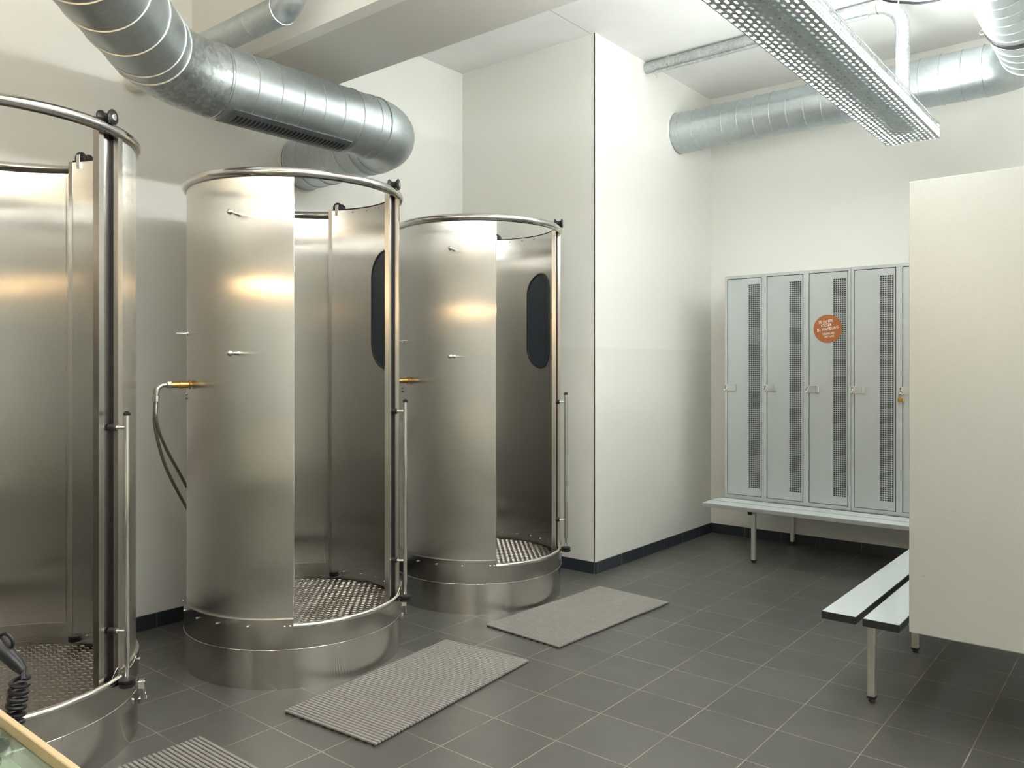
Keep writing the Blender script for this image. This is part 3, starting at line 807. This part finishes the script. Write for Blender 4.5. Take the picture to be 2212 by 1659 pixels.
e.build('lamp_frame', plain('lamp_frame_metal', (.40, .42, .41, 1), .4, .8), lp)
MB().cbox(-.084, .084, .05, L_ - .16, .012, .060, .004).build('gear_tray', plain('lamp_gear_metal', (.10, .12, .13, 1), .6, .1), lp)
for sx in (-1, 1):
    for k in range(4):
        y0 = .06 + k * 1.165
        for xx, zz in ((.112, .026), (.119, .052)):
            MB().sweep([Vector((sx * xx, y0, zz)), Vector((sx * xx, y0 + 1.13, zz))], .013, 12).build('light_tube', TUBEM, lp, True)
for (x, y) in ((-1.14, 3.155), (-1.01, 4.17), (-1.14, 1.2)):
    MB().sweep([Vector((x, y, LZ1 - .01)) - OL, Vector((x + (.02 if y > 4 else 0), y, ZC)) - OL], .0035, 6).build('hanging_wire', PIPE, lp, True)
# three unseen fill lamps, added to brighten the walls and cabins
for i, (dx, dy, lb) in enumerate(((2.5, -.6, 'added fill lamp, out of view over the right part of the room'), (2.4, 2.7, 'added fill lamp, out of view over the space behind the locker row'), (-.6, -4.0, 'added fill lamp, out of view over the back part of the room'))):
    c2 = empty('added_fill_lamp', (OL.x + dx, max(YF + .3, LY0 + dy), 2.9)); tag(c2, lb, 'lamp')
    Lc = 2.6
    MB().box(-.14, .14, 0, Lc, .02, .08).build('fill_body', PIPE, c2)
    MB().box(-.12, .12, .02, Lc - .02, .012, .0198).build('fill_diffuser', emit('fill_light_down_%d' % i, (1.0, .84, .62, 1) if i == 2 else (1, .985, .95, 1), (8, 6.5, 8)[i]), c2)
    MB().box(-.12, .12, .02, Lc - .02, .0802, .086).build('fill_uplight', emit('fill_light_up_%d' % i, (1.0, .95, .85, 1) if i == 2 else (.95, 1, .97, 1), 8), c2)
    for y in (.3, Lc - .3): MB().sweep([Vector((0, y, .08)), Vector((0, y, ZC - 2.9))], .003, 6).build('hanging_wire', PIPE, c2, True)

# black cable loop under the ceiling
cb = MB().sweep(bez([(-1.35, 4.8, 3.62), (-1.24, 4.8, 3.46), (-1.1, 4.8, 3.395), (-1.014, 4.8, 3.372), (-.93, 4.8, 3.372), (-.86, 4.8, 3.42), (-.80, 4.8, 3.62)], 10), .007, 8).build('power_cable', CORD, smooth=True)
tag(cb, 'black power cable sagging from the ceiling near the right duct', 'cable')

# ------------------------------------------------------------------ glass counter, hair dryer
ct = empty('glass_counter', (-2.6, .04, 0)); tag(ct, 'glass-topped counter with pale wooden edge at the lower left corner', 'counter')
zc = .75
MB().cbox(-.2, 1.75, .503, .515, zc - .030, zc, .0015).build('edge_rail', WOOD, ct)
MB().cbox(1.738, 1.75, .01, .503, zc - .030, zc, .0015).build('side_rail', WOOD, ct)
MB().cbox(-.2, 1.737, .012, .502, zc - .026, zc - .018, .001).build('glass_top', GLASS, ct)
MB().cbox(-.2, 1.737, .012, .50, zc - .08, zc - .064, .002).build('inner_shelf', SHELFW, ct)
MB().cbox(1.0, 1.30, .36, .40, zc - .0635, zc - .050, .002).build('shelf_rail', TRIM, ct)
MB().cbox(-.19, 1.74, .02, .04, 0, zc - .081, .002).build('back_board', SHELFW, ct)
for x in (-.15, 1.65):
    MB().cbox(x, x + .04, .44, .48, 0, zc - .081, .003).build('leg', TRIM, ct)
for (x, y, l, a) in ((-1.651, 0.530, .035, 15), (-1.589, 0.507, .035, -10)):
    M = T(x, y, zc - .050) @ Matrix.Rotation(rad(a), 4, 'Z') @ Matrix.Rotation(rad(90), 4, 'Y')
    o = MB().lathe([(.006, -l), (.010, -l + .004), (.010, 0), (.013, .002), (.013, l * .6), (.009, l * .62)], M, 16).build('dryer_nozzle', BLACKPL, smooth=True)
    tag(o, 'dark cylindrical fitting lying under the counter glass, ' + ('nearer to the wooden edge' if y > 0.518 else 'farther from the wooden edge'), 'nozzle', 'fittings under the counter glass')

hdr = empty('hair_dryer', (-1.95, .50, .84)); tag(hdr, 'black hair dryer handle with coiled cord hanging before the nearest cabin', 'hair dryer')
OH = Vector(hdr.location)
def hp(*p): return Vector(p) - OH
MB().sweep([hp(-1.925, .50, .905), hp(-1.86, .548, .872), hp(-1.808, .590, .832), hp(-1.780, .612, .797), hp(-1.768, .620, .782)], [.020, .019, .017, .0135, .009], 16).build('handle', BLACKPL, hdr, True)
MB().sweep([hp(-2.02, .50, .93), hp(-1.98, .50, .93), hp(-1.90, .50, .925), hp(-1.86, .50, .92)], [.036, .040, .036, .030], 20).build('nozzle_body', BLACKPL, hdr, True)
MB().lathe([(.11, -.84), (.11, -.825), (.014, -.82), (.012, .06)], T(-.075, .085, 0), 20).cbox(-.085, -.02, -.01, .09, .045, .075, .004).build('floor_stand', BLACKPL, hdr, True)
MB().sweep(bez([hp(-1.815, .588, .845), hp(-1.800, .598, .856), hp(-1.786, .606, .847), hp(-1.785, .607, .832), hp(-1.798, .598, .822)], 8), .0035, 8).build('hanging_loop', BLACKPL, hdr, True)
coil = [hp(-1.768, .620, .784)]
N_ = 8.5
for k in range(int(N_ * 16)):
    a = 2 * PI * k / 16; t_ = k / (N_ * 16)
    x, y, z = -1.772 - .016 * t_, .617 - .01 * t_, .770 - .125 * t_
    coil.append(hp(x + .0155 * math.cos(a), y + .0155 * math.sin(a), z))
coil += [hp(-1.80, .60, .62), hp(-1.83, .56, .50), hp(-1.86, .52, .30)]
MB().sweep(coil, .0048, 8).build('coiled_cord', CORD, hdr, True)
